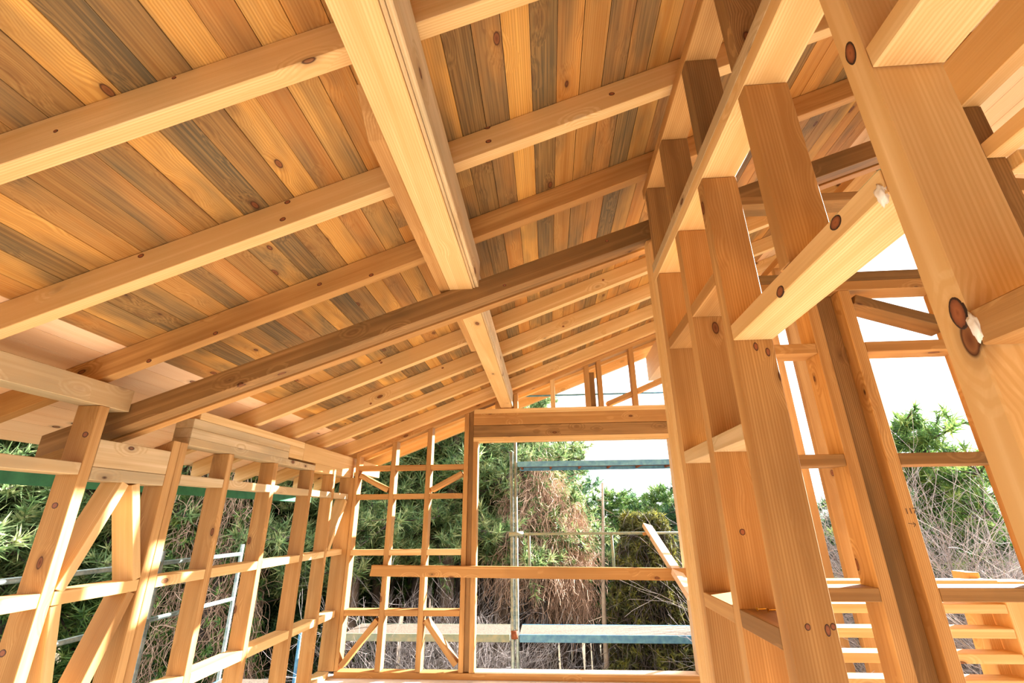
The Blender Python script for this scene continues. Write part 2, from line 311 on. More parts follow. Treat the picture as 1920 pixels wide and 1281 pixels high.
# the short plank leaning out of the window
def slab_between(name, a, b, w, t, mat, label, cat):
    A = W(*a); Bv = W(*b); ax = (Bv - A).normalized(); side = Vector((1, .2, -.3)); side = (side if name == 'leaning_plank' else Vector((0, 1, 0))); side = (side - ax * side.dot(ax)).normalized(); n = ax.cross(side)
    vs = []
    for c in (A, Bv):
        for s, q in ((-1, -1), (1, -1), (1, 1), (-1, 1)): vs.append(c + side * s * w * S / 2 + n * q * t * S / 2)
    inv = lambda v: (v.x / S, v.y / S, v.z / S + FZ)
    o = hexa(name, [inv(v) for v in vs], tuple(ax), mat)
    import bmesh
    bm = bmesh.new(); bm.from_mesh(o.data); bmesh.ops.recalc_face_normals(bm, faces=bm.faces); bm.to_mesh(o.data); bm.free()
    return tag(o, label, cat)
lp = slab_between('leaning_plank', (1.055, 5.46, -.092), (1.113, 4.2, -.606), .1, .042, PALE, 'pale plank leaning out through the right side of the window', 'plank')
slab_between('wood_scrap', (.985, 5.36, -.17), (1.06, 5.36, -.155), .04, .03, AMBER, 'small wood scrap nailed under the leaning plank tip', 'wood scrap')

# ------------------------------------------------------------------ tall partition on the right (face at x = .53)
PX, PE = .53, .637
def pst(y0, y1, z0, z1, lb, mat=AMBER, grp='partition studs', name='partition_stud'): return box(name, PX, PE, y0, y1, z0, z1, mat, lb, 'stud', grp)
pst(2.014, 2.06, FZ + .05, lambda x: DBZ(x) - .001, 'far end post of the partition under the dark beam', PINE)
pst(1.964, 2.012, FZ + .05, lambda x: DBZ(x) - .04, 'second post from the far end of the partition', PINE)
pst(1.916, 1.962, FZ + .05, 1.017, 'third post from the far end, stopping under the plates', PINE)
pst(1.868, 1.914, FZ + .05, 1.017, 'inner post of the partition end with a dark grained face', AMBER)
pst(1.54, 1.587, FZ + .05, 1.017, 'partition stud with the bright orange knotty face')
A1 = pst(1.247, 1.295, FZ + .05, 1.017, 'broad partition stud at the far side of the doorway', AMBER)
pst(.903, .945, .504, 1.017, 'short partition stud standing on the doorway header')
st = pst(.567, .615, FZ + .05, 1.2, 'biggest nearest partition stud with a large round knot', PINE)
pst(.21, .258, FZ + .05, 1.2, 'partition stud outside the right picture edge', PINE)
box('top_plate', PX, PE, .617, 1.962, 1.018, 1.066, PINE, 'lower top plate of the partition studs', 'plate'); box('top_plate', PX, PE, .617, 1.962, 1.067, 1.11, GREY, 'upper top plate of the partition studs', 'plate')
G = 'short studs above the partition plates'
for y0, lb in ((1.872, 'short upper stud next to the partition end post'), (1.565, 'second short upper stud from the partition end'), (1.203, 'third short upper stud, dark wide face under the upper plate'), (.898, 'fourth short upper stud, cut by the top picture edge'), (.5, 'short upper stud above the nearest stud')):
    box('upper_stud', PX, PE, y0, y0 + .047, 1.111 if y0 > .6 else 1.201, 1.486, BROWN, lb, 'stud', G)
box('upper_plate', PX, PE, -.6, 1.962, 1.487, lambda x: min(P(x) - .003, 1.54), AMBER, 'upper plate carrying the rafters over the partition', 'plate')
G = 'partition blocking'
bl = [(1.589, 1.866, 'in the narrow far bay'), (1.297, 1.538, 'in the bay with the orange face')]
for y0, y1, w in bl:
    box('blocking', PX, PE, y0, y1, .656, .700, AMBER, 'upper partition block ' + w, 'blocking', G)
    box('blocking', PX, PE, y0, y1, .19, .235, GREY, 'middle partition block ' + w, 'blocking', G)
    box('blocking', PX, PE, y0, y1, -.292, -.246, BROWN if y0 < 1.4 else AMBER, 'low partition block ' + w, 'blocking', G)
box('door_header', PX, PE, .617, 1.245, .456, .502, PINE, 'doorway header block with a big knot, right side', 'header beam')
fa = empty('door_trim_dummy', W(0, 0, 0)) if 0 else None
box('blocking', PX, PE, .26, .565, .653, .696, PINE, 'upper block joining the nearest stud, under seam at top right', 'blocking', G)
box('blocking', PX, PE, .26, .565, .19, .236, AMBER, 'middle block joining the nearest stud at the right edge', 'blocking', G)
def blob(name, c, r, mat, parent=None, sq=(1, 1, 1)):
    import bmesh
    bm = bmesh.new(); bmesh.ops.create_icosphere(bm, subdivisions=3, radius=1)
    for v in bm.verts:
        k = 1 + .28 * math.sin(7 * v.co.x + 3 * v.co.z) * math.cos(6 * v.co.y + 2 * v.co.x); v.co = Vector((v.co.x * r[0] * k, v.co.y * r[1] * k, v.co.z * r[2] * k))
    me = bpy.data.meshes.new(name); bm.to_mesh(me); bm.free(); me.polygons.foreach_set('use_smooth', [True] * len(me.polygons))
    return link(name, me, mat, Matrix.Translation(W(*c)), parent)
fo = blob('foam', (.530, .564, .214), (.006, .008, .022), FOAM, st); fo['label'] = 'blob of white foam on the stud edge'
dh = [o for o in bpy.data.objects if o.get('label', '').startswith('doorway header')][0]
blob('foam', (.531, .628, .462), (.008, .012, .022), FOAM, dh)['label'] = 'dab of white foam at the block end'
# two brass screws lying on the low block
import bmesh
def screw(loc, rz, lb):
    bm = bmesh.new(); n = 10; prof = [(0, .0), (.006, .0), (.003, .003), (.0022, .006)] + [(.0022 + (.0008 if i % 2 else 0), .008 + i * .0015) for i in range(16)] + [(0, .036)]
    rings = []
    for r, x in prof: rings.append([bm.verts.new((x, r * math.cos(a * 2 * math.pi / n), r * math.sin(a * 2 * math.pi / n))) for a in range(n)])
    for a, b in zip(rings, rings[1:]):
        for i in range(n): bm.faces.new((a[i], a[(i + 1) % n], b[(i + 1) % n], b[i]))
    bmesh.ops.remove_doubles(bm, verts=bm.verts, dist=1e-5)
    me = bpy.data.meshes.new('wood_screw'); bm.to_mesh(me); bm.free()
    M = Matrix.Translation(loc + Vector((0, 0, .006))) @ Matrix.Rotation(rz, 4, 'Z'); tag(link('wood_screw', me, BRASS, M), lb, 'screw', 'screws on the low block')
screw(W(.565, 1.50, -.246), .3, 'left brass screw lying on the low partition block'); screw(W(.59, 1.49, -.246), .15, 'right brass screw lying on the low partition block')

# ------------------------------------------------------------------ the big knots one can see on single timbers
KN = None
def knotmat():
    t = NT('knot'); tc = t.n('ShaderNodeTexCoord').outputs['Object']; ln = t.n('ShaderNodeVectorMath', operation='LENGTH'); t.l(t.mapv(tc, (1, 1, 1)), ln.inputs[0])
    wv = t.n('ShaderNodeTexNoise'); t.l(tc, wv.inputs['Vector']); wv.inputs['Scale'].default_value = 2.5
    ad = t.n('ShaderNodeMath', operation='MULTIPLY_ADD'); t.l(wv.outputs[0], ad.inputs[0]); ad.inputs[1].default_value = .3; t.l(ln.outputs['Value'], ad.inputs[2])
    t.l(t.ramp(ad.outputs[0], [(.15, srgb(132, 72, 38)), (.45, srgb(158, 92, 52)), (.75, srgb(140, 80, 46)), (.98, srgb(112, 60, 34)), (1.0, srgb(50, 28, 16))]), t.b.inputs['Base Color']); t.b.inputs['Roughness'].default_value = .6; return t.m
KN = knotmat()
KNOTS = [
    ('biggest nearest', 'X', 0.530, 0.591, 0.720, .011, .022),
    ('biggest nearest', 'X', 0.530, 0.579, 0.239, .011, .022),
    ('doorway header', 'X', 0.530, 0.738, 0.488, .016, .012),
    ('doorway header', 'X', 0.530, 0.961, 0.464, .016, .012),
    ('broad partition', 'Y', 0.617, 1.247, 0.420, .006, .012),
    ('broad partition', 'Y', 0.588, 1.247, 0.437, .006, .012),
    ('broad partition', 'Y', 0.615, 1.247, -0.241, .006, .012),
    ('broad partition', 'Y', 0.573, 1.247, -0.235, .006, .007),
    ('broad partition', 'Y', 0.628, 1.247, -0.234, .006, .007),
    ('second pale', 'Y', -1.435, 1.350, 0.897, .011, .008),
    ('second pale', 'Y', -0.926, 1.350, 1.023, .011, .008),
    ('second pale', 'Y', -0.921, 1.350, 1.098, .011, .008),
    ('second pale', 'Y', -0.176, 1.350, 1.326, .011, .008),
    ('second pale', 'Y', -0.181, 1.350, 1.394, .011, .008),
    ('second pale', 'Y', 0.299, 1.350, 1.522, .011, .008),
    ('third roof', 'Y', -1.473, 1.840, 0.793, .011, .008),
    ('third roof', 'Y', -1.757, 1.840, 0.671, .011, .008),
    ('third roof', 'Y', -1.021, 1.840, 1.021, .011, .008),
    ('third roof', 'Y', -0.779, 1.840, 1.057, .011, .008),
    ('topmost pale', 'Y', -0.944, 0.825, 1.092, .006, .005),
    ('topmost pale', 'Y', -1.220, 0.825, 0.933, .006, .005),
    ('dark brown sloping', 'Y', -0.174, 2.000, 1.059, .008, .006),
    ('dark brown sloping', 'Y', 0.337, 2.000, 1.282, .008, .006),
    ('nearest left wall', 'Y', -1.992, 1.848, 0.064, .013, .012),
    ('nearest left wall', 'Y', -1.958, 1.848, 0.349, .013, .012),
    ('nearest left wall', 'Y', -2.010, 1.848, -0.446, .013, .012),
    ('first roof rafter beyond', 'Y', 0.448, 2.970, 1.582, .008, .007),
    ('first roof rafter beyond', 'Y', -1.116, 2.970, 1.013, .008, .007),
    ('first roof rafter beyond', 'Y', -1.128, 2.970, 1.029, .008, .007),
    ('second roof rafter beyond', 'Y', -1.361, 3.480, 0.850, .009, .007),
    ('second roof rafter beyond', 'Y', -0.801, 3.480, 1.126, .009, .007),
    ('second roof rafter beyond', 'Y', 0.173, 3.480, 1.447, .009, .007),
    ('partition stud with the bright', 'Y', 0.576, 1.540, -0.045, .008, .009),
]
bpy.context.view_layer.update()
for pre, ax, x, y, z, ru, rv in KNOTS:
    par = [o for o in bpy.data.objects if o.get('label', '').startswith(pre)][0]
    n = 20; vs = [(0, 0, .0009)] + [((1 + .06 * math.sin(3 * a + x * 9)) * math.cos(a), (1 + .06 * math.cos(2 * a + z * 5)) * math.sin(a), .0007) for a in [2 * math.pi * i / n for i in range(n)]] + [(1.1 * math.cos(a), 1.1 * math.sin(a), -.001) for a in [2 * math.pi * i / n for i in range(n)]]
    fs = [(0, 1 + i, 1 + (i + 1) % n) for i in range(n)] + [(1 + i, 1 + n + i, 1 + n + (i + 1) % n, 1 + (i + 1) % n) for i in range(n)]
    me = bpy.data.meshes.new('knot'); me.from_pydata(vs, [], fs); me.update()
    # local z faces the room; x,y scaled to the ellipse
    R = Matrix(((0, 0, -1), (-1, 0, 0), (0, 1, 0))) if ax == 'X' else Matrix(((1, 0, 0), (0, 0, -1), (0, 1, 0)))
    M = Matrix.Translation(W(x, y, z)) @ R.to_4x4() @ Matrix.Rotation(.3 if 'roof' in pre or 'pale' in pre else 0, 4, 'Z') @ Matrix.Diagonal((ru * S, rv * S, 1, 1))
    link('knot', me, KN, M, par)

# ------------------------------------------------------------------ cross wall behind the partition (face at y = 2.0)
G = 'cross wall studs'
J0, J1 = 2.0, 2.107
box('cross_stud', 1.199, 1.248, J0, J1, FZ, .959, AMBER, 'left front stud of the post seen through the doorway', 'stud', G)
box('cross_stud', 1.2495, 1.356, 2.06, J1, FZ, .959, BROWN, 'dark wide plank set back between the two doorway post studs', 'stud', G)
box('cross_stud', 1.357, 1.405, J0, J1, FZ, .959, AMBER, 'right front stud of the post seen through the doorway', 'stud', G)
J2 = [o for o in bpy.data.objects if o.get('label', '').startswith('right front stud')][0]
PENCIL = plain('pencil', srgb(70, 50, 40), srgb(80, 60, 50))
def pencil(body, x, z, size):
    cu = bpy.data.curves.new('pencil_mark', 'FONT'); cu.body = body; cu.size = size * S; cu.extrude = .0002; cu.materials.append(PENCIL)
    tmp = bpy.data.objects.new('tmp', cu); me = bpy.data.meshes.new_from_object(tmp); bpy.data.objects.remove(tmp); o = bpy.data.objects.new('pencil_mark', me); C.objects.link(o); o.parent = J2; o.matrix_parent_inverse = J2.matrix_world.inverted(); o.matrix_basis = Matrix.Translation(W(x, 1.9994, z)) @ Matrix.Rotation(math.radians(90), 4, 'X') @ Matrix.Rotation(.05, 4, 'Z')
bpy.context.view_layer.update()
pencil('117', 1.366, .001, .030)
for i, (a, b) in enumerate((((1.366, -.032), (1.392, -.036)), ((1.392, -.036), (1.383, -.028)), ((1.392, -.036), (1.383, -.045)))):
    (ax_, az_), (bx_, bz_) = a, b; dx, dz = bx_ - ax_, bz_ - az_; n = .0009 / math.hypot(dx, dz); px, pz = -dz * n, dx * n
    hexa('pencil_mark', [(ax_ - px, 1.9992, az_ - pz), (bx_ - px, 1.9992, bz_ - pz), (bx_ - px, 1.9998, bz_ - pz), (ax_ - px, 1.9998, az_ - pz), (ax_ + px, 1.9992, az_ + pz), (bx_ + px, 1.9992, bz_ + pz), (bx_ + px, 1.9998, bz_ + pz), (ax_ + px, 1.9998, az_ + pz)], (dx, 0, dz), PENCIL, J2, 0)
box('cross_stud', 1.80, 1.848, J0, J1, FZ, .959, AMBER, 'cross wall stud hidden behind the nearest partition stud', 'stud', G)
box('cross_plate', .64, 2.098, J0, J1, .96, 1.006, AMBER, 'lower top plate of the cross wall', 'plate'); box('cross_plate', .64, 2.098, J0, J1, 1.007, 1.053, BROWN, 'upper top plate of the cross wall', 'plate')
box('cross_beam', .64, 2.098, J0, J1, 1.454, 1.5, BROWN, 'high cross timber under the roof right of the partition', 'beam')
G = 'cross wall rails'
for a, b, w in ((.64, 1.198, 'left of the doorway post'), (1.406, 1.799, 'right of the doorway post')):
    for z, r in ((.661, 'upper'), (.184, 'middle'), (-.297, 'low')):
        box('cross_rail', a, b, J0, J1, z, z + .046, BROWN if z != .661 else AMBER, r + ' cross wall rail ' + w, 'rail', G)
diag('diagonal_brace', (1.42, .915), (1.785, .78), .046, J0, J1, BROWN, 'sloping brace high in the cross wall against white sky', 'brace')
# slatted railing beyond it
ra = empty('slatted_railing', W(1.55, 2.65, FZ)); tag(ra, 'bright railing of horizontal slats low at the right edge', 'railing')
for k in range(8):
    z = -.333 - k * .099
    box('slat', 1.0, 2.10, 2.6, 2.69, z, z + .038, PINE, parent=ra)
for a, b, c, e, z in ((2.045, 2.10, 2.691, 2.79, -.27), (2.102, 2.25, 2.6, 2.70, -.30), (.95, .999, 2.6, 2.69, -.27)): box('post', a, b, c, e, FZ, z, PINE, parent=ra)
# high right outer wall
G = 'right outer wall studs'
for y0, lb in ((3.825, 'outer stud with bright orange face seen left of the doorway post'), (4.2, 'outer wall stud near the far right corner'), (4.64, 'far right corner stud of the house')):
    box('outer_stud', 2.1, 2.205, y0, y0 + .048, FZ, 2.08, AMBER, lb, 'stud', G)
box('outer_plate', 2.1, 2.205, 2.3, 4.7, 2.081, lambda x: P(2.1) - .003, AMBER, 'high plate of the right outer wall under the rafters', 'plate')
# second partition nearer the lens on the right
box('side_header', 1.13, 1.18, .2, 1.06, 1.01, 1.16, PINE, 'deep header beam at the top right corner behind the nearest stud', 'header beam')
box('side_stud', 1.09, 1.18, 1.012, 1.058, FZ, 1.009, BROWN, 'dark stud under the deep header beam, top right', 'stud')
box('side_block', 1.13, 1.18, .4, 1.01, .835, .88, PINE, 'block with round knot running from the dark stud, right edge', 'blocking')
box('side_block', 1.182, 1.95, .985, 1.03, .797, .838, PINE, 'thin horizontal rail right of the dark stud', 'rail')
diag('diagonal_brace', (1.2, 1.02), (1.95, .9), .05, 1.3, 1.35, AMBER, 'sloping timber at the right picture edge near the top', 'brace')

# ------------------------------------------------------------------ scaffolding outside
def tube(vsfs, a, b, r, n=10):
    vs, fs = vsfs; a = W(*a); b = W(*b); t = (b - a).normalized(); u = t.orthogonal().normalized(); w = t.cross(u); k = len(vs); r *= S
    for c in (a, b):
        for i in range(n): vs.append(c + u * r * math.cos(2 * math.pi * i / n) + w * r * math.sin(2 * math.pi * i / n))
    for i in range(n): fs.append((k + i, k + (i + 1) % n, k + n + (i + 1) % n, k + n + i))
    fs.append(tuple(k + n - 1 - i for i in range(n))); fs.append(tuple(k + n + i for i in range(n)))
def tubeobj(name, a, b, r, mat, parent):
    vf = ([], []); tube(vf, a, b, r); me = bpy.data.meshes.new(name); org = W(*a); me.from_pydata([v - org for v in vf[0]], [], vf[1]); me.update()
    me.polygons.foreach_set('use_smooth', [len(p.vertices) == 4 for p in me.polygons])
    return link(name, me, mat, Matrix.Translation(org), parent)
GZ = -4.0
sc = empty('scaffold', W(0, 5.4, GZ)); tag(sc, 'blue and grey metal scaffold standing outside the far window', 'scaffold')
tubeobj('standard', (-.4, 5.4, GZ), (-.4, 5.4, .706), .0195, GALV, sc); tubeobj('standard', (-.352, 5.4, GZ), (-.352, 5.4, 1.45), .0175, GALV, sc)
tubeobj('standard', (-.36, 5.9, GZ), (-.36, 5.9, 1.45), .0175, GALV, sc) if 0 else None
tubeobj('standard', (1.84, 5.4, GZ), (1.84, 5.4, 1.45), .0195, GALV, sc)
tubeobj('guard_rail', (-.352, 5.42, -.162), (1.84, 5.42, -.162), .0135, PAINT, sc); tubeobj('guard_rail', (-.352, 5.42, -.51), (1.84, 5.42, -.51), .0135, PAINT, sc)
tubeobj('guard_rail', (-.352, 5.4, 1.36), (1.84, 5.4, 1.36), .0105, BLUE, sc)
for x in (-.217, .665): tubeobj('rail_post', (x, 5.42, -.51), (x, 5.42, -.165), .015, PAINT, sc)
tubeobj('coupler', (-.43, 5.38, -.16), (-.28, 5.42, -.16), .024, PAINT, sc)
def deck(x0, x1, z1, paint, parent, y0=5.4, y1=5.89, h=.066, un=BROWN):
    o = box('deck', x0, x1, y0 + .018, y1 - .018, z1 - .02, z1, MESHD, parent=parent, bevel=0)
    box('side_channel', x0, x1, y0, y0 + .016, z1 - h, z1 + .002, paint, parent=parent); box('side_channel', x0, x1, y1 - .016, y1, z1 - h, z1 + .002, paint, parent=parent)
    n = int((x1 - x0) / .32)
    for i in range(n + 1):
        x = x0 + .02 + i * (x1 - x0 - .06) / n; box('cross_rib', x, x + .025, y0 + .018, y1 - .018, z1 - .045, z1 - .021, RUST, parent=parent)
deck(-.33, 1.8, .598, BLUE, sc, h=.057); deck(-.33, 1.8, -1.1, BLUE, sc); deck(-2.15, -.43, -1.1, PAINT, sc)
for x in (-2.17, -2.62): tubeobj('standard', (x, 5.42, GZ), (x, 5.42, -1.02), .0195, BLUE, sc)
tubeobj('coupler', (-.38, 5.385, -1.13), (-.38, 5.385, -1.06), .035, RUST, sc)
s2 = empty('scaffold', W(-2.9, 3.6, GZ)); tag(s2, 'galvanised scaffold frames with blue deck outside the left wall', 'scaffold')
for y in (1.35, 2.45, 3.62, 4.59): tubeobj('standard', (-2.9, y, GZ), (-2.9, y, -.21 if y > 2 else 0), .017, GALV, s2)
for z in (-.292, -.665): tubeobj('guard_rail', (-2.9, 1.35, z), (-2.9, 4.59, z), .0165, GALV, s2)
tubeobj('brace_tube', (-2.93, 2.0, -.98), (-2.93, 2.62, .12), .02, GALV, s2) if 0 else None
o = box('deck', -2.86, -2.4, 1.4, 4.6, -1.30, -1.28, MESHD, parent=s2, bevel=0)
box('side_channel', -2.399, -2.383, 1.4, 4.6, -1.35, -1.278, BLUE, parent=s2); box('side_channel', -2.877, -2.861, 1.4, 4.6, -1.35, -1.278, BLUE, parent=s2)

# ------------------------------------------------------------------ trees
def mesh_np(name, v, f):
    me = bpy.data.meshes.new(name); n = len(v); k = f.shape[1]; m = len(f)
    me.vertices.add(n); me.vertices.foreach_set('co', v.astype(np.float32).ravel()); me.loops.add(m * k); me.loops.foreach_set('vertex_index', f.astype(np.int32).ravel())
    me.polygons.add(m); me.polygons.foreach_set('loop_start', np.arange(0, m * k, k, dtype=np.int32)); me.polygons.foreach_set('loop_total', np.full(m, k, dtype=np.int32)); me.update(calc_edges=True); return me
def nrm(a): return a / (np.linalg.norm(a, axis=1, keepdims=True) + 1e-9)
def blades(cent, axis, per, L, wd, spread):
    """per thin needle blades round every tuft centre, fanned along its axis"""
    n = len(cent) * per; c = np.repeat(cent, per, 0); a = np.repeat(axis, per, 0)
    d = nrm(a * spread + rng.normal(size=(n, 3))); l = L * rng.uniform(.6, 1.2, (n, 1)); s = nrm(np.cross(d, rng.normal(size=(n, 3)))) * wd
    b = c + a * rng.uniform(-.6, .4, (n, 1)) * L
    v = np.stack([b - s, b + s, b + d * l], 1).reshape(-1, 3); return v, np.arange(n * 3).reshape(-1, 3)
def sticks(p, q, r0, r1):
    """three sided tapered sticks from p to q"""
    n = len(p); t = nrm(q - p); u = nrm(np.cross(t, np.array([[.31, .52, .79]]))); w = np.cross(t, u); vs = []
    for c, r in ((p, r0), (q, r1)):
        for k in range(3):
            a = k * 2.0944; vs.append(c + (u * math.cos(a) + w * math.sin(a)) * np.reshape(r, (-1, 1)))
    v = np.stack(vs, 1).reshape(-1, 3); b = np.arange(n)[:, None] * 6
    f = np.concatenate([b + np.array([[i, (i + 1) % 3, 3 + (i + 1) % 3, 3 + i]]) for i in range(3)], 0); return v, f
def trunk_mesh(name, h, r, lean=.03, n=9, seg=9):
    vs = []; ph = random.uniform(0, 6)
    for i in range(seg + 1):
        z = h * i / seg; rr = r * (1 - .72 * i / seg) * (1.25 if i == 0 else 1); ox = lean * h * math.sin(ph + i * .5) * (i / seg); oy = lean * h * math.cos(ph * 2 + i * .4) * (i / seg)
        for k in range(n): a = 2 * math.pi * k / n; vs.append((ox + rr * math.cos(a), oy + rr * math.sin(a), z))
    f = [(i * n + k, i * n + (k + 1) % n, (i + 1) * n + (k + 1) % n, (i + 1) * n + k) for i in range(seg) for k in range(n)]
    me = mesh_np(name, np.array(vs), np.array(f)); me.polygons.foreach_set('use_smooth', [True] * len(f)); return me
def pine_meshes(h, crown0, rad, nb, dens=1., wd=.0085, L=.13, shape=1.):
    tm = trunk_mesh('trunk', h * .97, .018 * h + .03); P0 = []; Q0 = []; tuft = []; tax = []
    for i in range(nb):
        t = (i + random.random()) / nb; z = h * (crown0 + (1 - crown0) * t); R = rad * (1 - t) ** .6 * random.uniform(.6, 1.15) * shape + .22; a = i * 2.4 + random.uniform(-.4, .4)
        d = np.array([math.cos(a), math.sin(a), random.uniform(.1, .5)]); p = np.array([0, 0, z]); q = p + d * R; P0.append(p); Q0.append(q)
        ns = max(5, int(R * 19 * dens))
        for k in range(ns):
            s = random.uniform(.25, 1.05); o = p + d * R * s; e = np.array([random.gauss(0, 1), random.gauss(0, 1), random.gauss(.25, .5)]); e /= np.linalg.norm(e); ln = random.uniform(.12, .42) * (.5 + R * .35)
            tp = o + e * ln; P0.append(o); Q0.append(tp); tuft.append(tp); tax.append(e * .7 + np.array([0, 0, .5]))
            tuft.append(o + e * ln * .55); tax.append(e)
    tuft.append(np.array([0, 0, h])); tax.append(np.array([0, 0, 1.]))
    v, f = blades(np.array(tuft), nrm(np.array(tax)), 26, L, wd, .9); fm = mesh_np('foliage', v, f)
    p = np.array(P0); q = np.array(Q0); r = np.full(len(p), .012); sv, sf = sticks(p, q, r, r * .4); bm_ = mesh_np('branches', sv, sf); return tm, fm, bm_
def tree_proto(kind, meshes, mats):
    return (kind, meshes, mats)
def tree(proto, x, y, h, label, cat='tree', group=None, zs=None):
    kind, (tm, fm, bm_), (mt, mf, mb) = proto; base = W(x, y, GZ); o = bpy.data.objects.new(kind, None); C.objects.link(o); s = h * S
    o.location = base; o.rotation_euler = (0, 0, random.uniform(0, 6.28)); o.scale = (s, s, s); tag(o, label, cat, group)
    for nm, me, m in (('trunk', tm, mt), ('foliage', fm, mf), ('branches', bm_, mb)):
        if me is None: continue
        c = bpy.data.objects.new(nm, me); C.objects.link(c); c.parent = o
        if not me.materials: me.materials.append(m)
    return o
# prototypes have unit height 5 units -> scaled by h/5 (tree heights below are ratios)
high = [tree_proto('pine_tree', pine_meshes(5, .42, 1.0, 46, 1.2), (BARK, NEEDO, BARKD)) for _ in range(2)] + [tree_proto('pine_tree', pine_meshes(5, .5, .85, 40, 1.2), (BARKD, NEED, BARKD))]
low = [tree_proto('pine_tree', pine_meshes(4, .18, 1.05, 60, 1.3), (BARKD, NEED, BARKD)), tree_proto('pine_tree', pine_meshes(4, .2, .9, 56, 1.3), (BARKD, NEEDB, BARKD))]
pole = [tree_proto('slender_pine', pine_meshes(5, .62, .6, 22, 1.1), (BARKD, NEEDB, BARKD)), tree_proto('slender_pine', pine_meshes(5, .66, .5, 18, 1.0), (BARK, NEED, BARKD))]
# tall pines right behind the lattice and the window's left half
for x, y, h, k, lb in ((-3.3, 8.2, 1.42, 0, 'tall pine behind the left bay of the far lattice'), (-2.55, 9.6, 1.5, 2, 'tall pine behind the middle of the far lattice'), (-1.72, 8.9, 1.42, 1, 'tall olive green pine behind the posts left of the window'),
                       (-.95, 9.3, 1.36, 0, 'tall olive pine filling the left of the window'), (-.25, 10.2, 1.3, 1, 'pine with its tip against the sky just right of the scaffold poles')):
    tree(high[k], x, y, h, lb)
for x, y, h, k, lb in ((1.75, 13.4, 1.14, 0, 'bright green round topped pine right of the dead snag'), (2.45, 14.3, 1.13, 1, 'pine with a forked top in the middle of the skyline'), (3.0, 13.2, 1.16, 0, 'dark pine with thin tip at the window right edge'), (3.55, 12.2, 1.17, 1, 'pine on the skyline behind the partition post'),
                       (4.35, 8.3, 1.02, 1, 'dark pine seen through the doorway left of the post'), (4.75, 6.5, 1.27, 0, 'small pine with a bristly tip above the right thicket'), (5.7, 7.6, 1.13, 1, 'pine behind the bare thicket on the right')):
    tree(low[k], x, y, h, lb)
G = 'forest pines behind the left wall'
left = [(-7.2, 4.6), (-6.4, 6.1), (-7.6, 7.4), (-6.0, 7.6), (-5.2, 8.6), (-4.4, 7.4), (-8.6, 5.6), (-8.4, 3.4), (-4.9, 10.2), (-6.9, 9.4)]
for i, (x, y) in enumerate(left): tree((high + low)[i % 5], x, y, random.uniform(1.25, 1.55) * (1.15 if i % 5 > 2 else 1), 'green forest pine seen between the left wall studs', 'tree', G)
G = 'slender pines of the dark wood'
k = 0
for i in range(150):
    a = i / 150; x = -11 + 16.5 * a + random.uniform(-.3, .3); y = 11.5 + random.uniform(-1.3, 2.6) - (x < -5) * abs(x + 5) * 1.15
    if .6 < x < 5 : h = random.uniform(.55, .72)
    else: h = random.uniform(.9, 1.2)
    tree(pole[i % 2], x, y, h, 'slender dark trunked pine standing in the dark wood behind', 'tree', G)
G = 'distant pines closing the wood'
for i in range(30):
    x = -17 + i * .98 + random.uniform(-.3, .3); y = 17 + random.uniform(-.8, .8) - (x < -6) * abs(x + 6) * 1.0
    tree(low[i % 2], x, y, random.uniform(.82, .98) if x > .5 else random.uniform(1.45, 1.7), 'distant green pine closing off the back of the wood', 'tree', G)
# hanging dry vines over a leaning tree: many fine strands
def strands(name, pts, seglen, nseg, r, mat, drop, wob, parent=None):
    P_ = []; Q_ = []; p = pts.copy(); d = nrm(rng.normal(size=p.shape)) * .6
    for k in range(nseg):
        d = nrm(d + rng.normal(size=p.shape) * wob + np.array([[0, 0, -drop]])); q = p + d * seglen; P_.append(p); Q_.append(q); p = q
    a = np.concatenate(P_); b = np.concatenate(Q_); v, f = sticks(a, b, np.full(len(a), r), np.full(len(a), r * .8)); me = mesh_np(name, v, f); return me
def rel(x, y): return W(x, y, GZ)
def vine_tree(x, y, h, rad, n, label, mat=VINE, z0=.3, leaf=None, ln=.33):
    o = empty('vine_covered_tree', rel(x, y)); tag(o, label, 'tree')
    tr = trunk_mesh('trunk', h * S, .13, .05); link('trunk', tr, BARKD, Matrix.Translation(rel(x, y)), o)
    t = rng.uniform(z0, 1, n); ang = rng.uniform(0, 6.283, n); R = rad * np.sqrt(rng.uniform(.1, 1, n)) * (1.12 - t) ** .55
    pts = np.stack([R * np.cos(ang), R * np.sin(ang), t * h], 1) * S
    link('vines', strands('vines', pts, .11, 7, .0052, mat, .55, .55), mat, Matrix.Translation(rel(x, y)), o)
    if leaf:
        m = int(n * ln); idx = rng.integers(0, n, m); v, f = blades(pts[idx] * 1.02, nrm(rng.normal(size=(m, 3))), 10, .12, .014, .4); link('foliage', mesh_np('foliage', v, f), leaf, Matrix.Translation(rel(x, y)), o)
    return o
vine_tree(-.25, 8.6, 5.0, 1.15, 2400, 'leaning tree hung with dry brown vines in the middle of the window', z0=.62, leaf=NEEDO)
vine_tree(.28, 9.0, 4.4, .8, 1500, 'lower curtain of dry brown vines left of the dead snag', z0=.58)
vine_tree(-4.6, 6.6, 5.3, 1.0, 1500, 'tree wrapped in brown vines seen between the left studs', leaf=NEED)
vine_tree(1.5, 8.0, 3.95, .95, 2200, 'rounded mound of dark ivy under the window right side', BARKD, .05, IVY, 3.)
vine_tree(2.6, 8.8, 3.6, 1.0, 1500, 'dark ivy thicket beside the ivy mound', BARKD, .05, IVY, 2.)
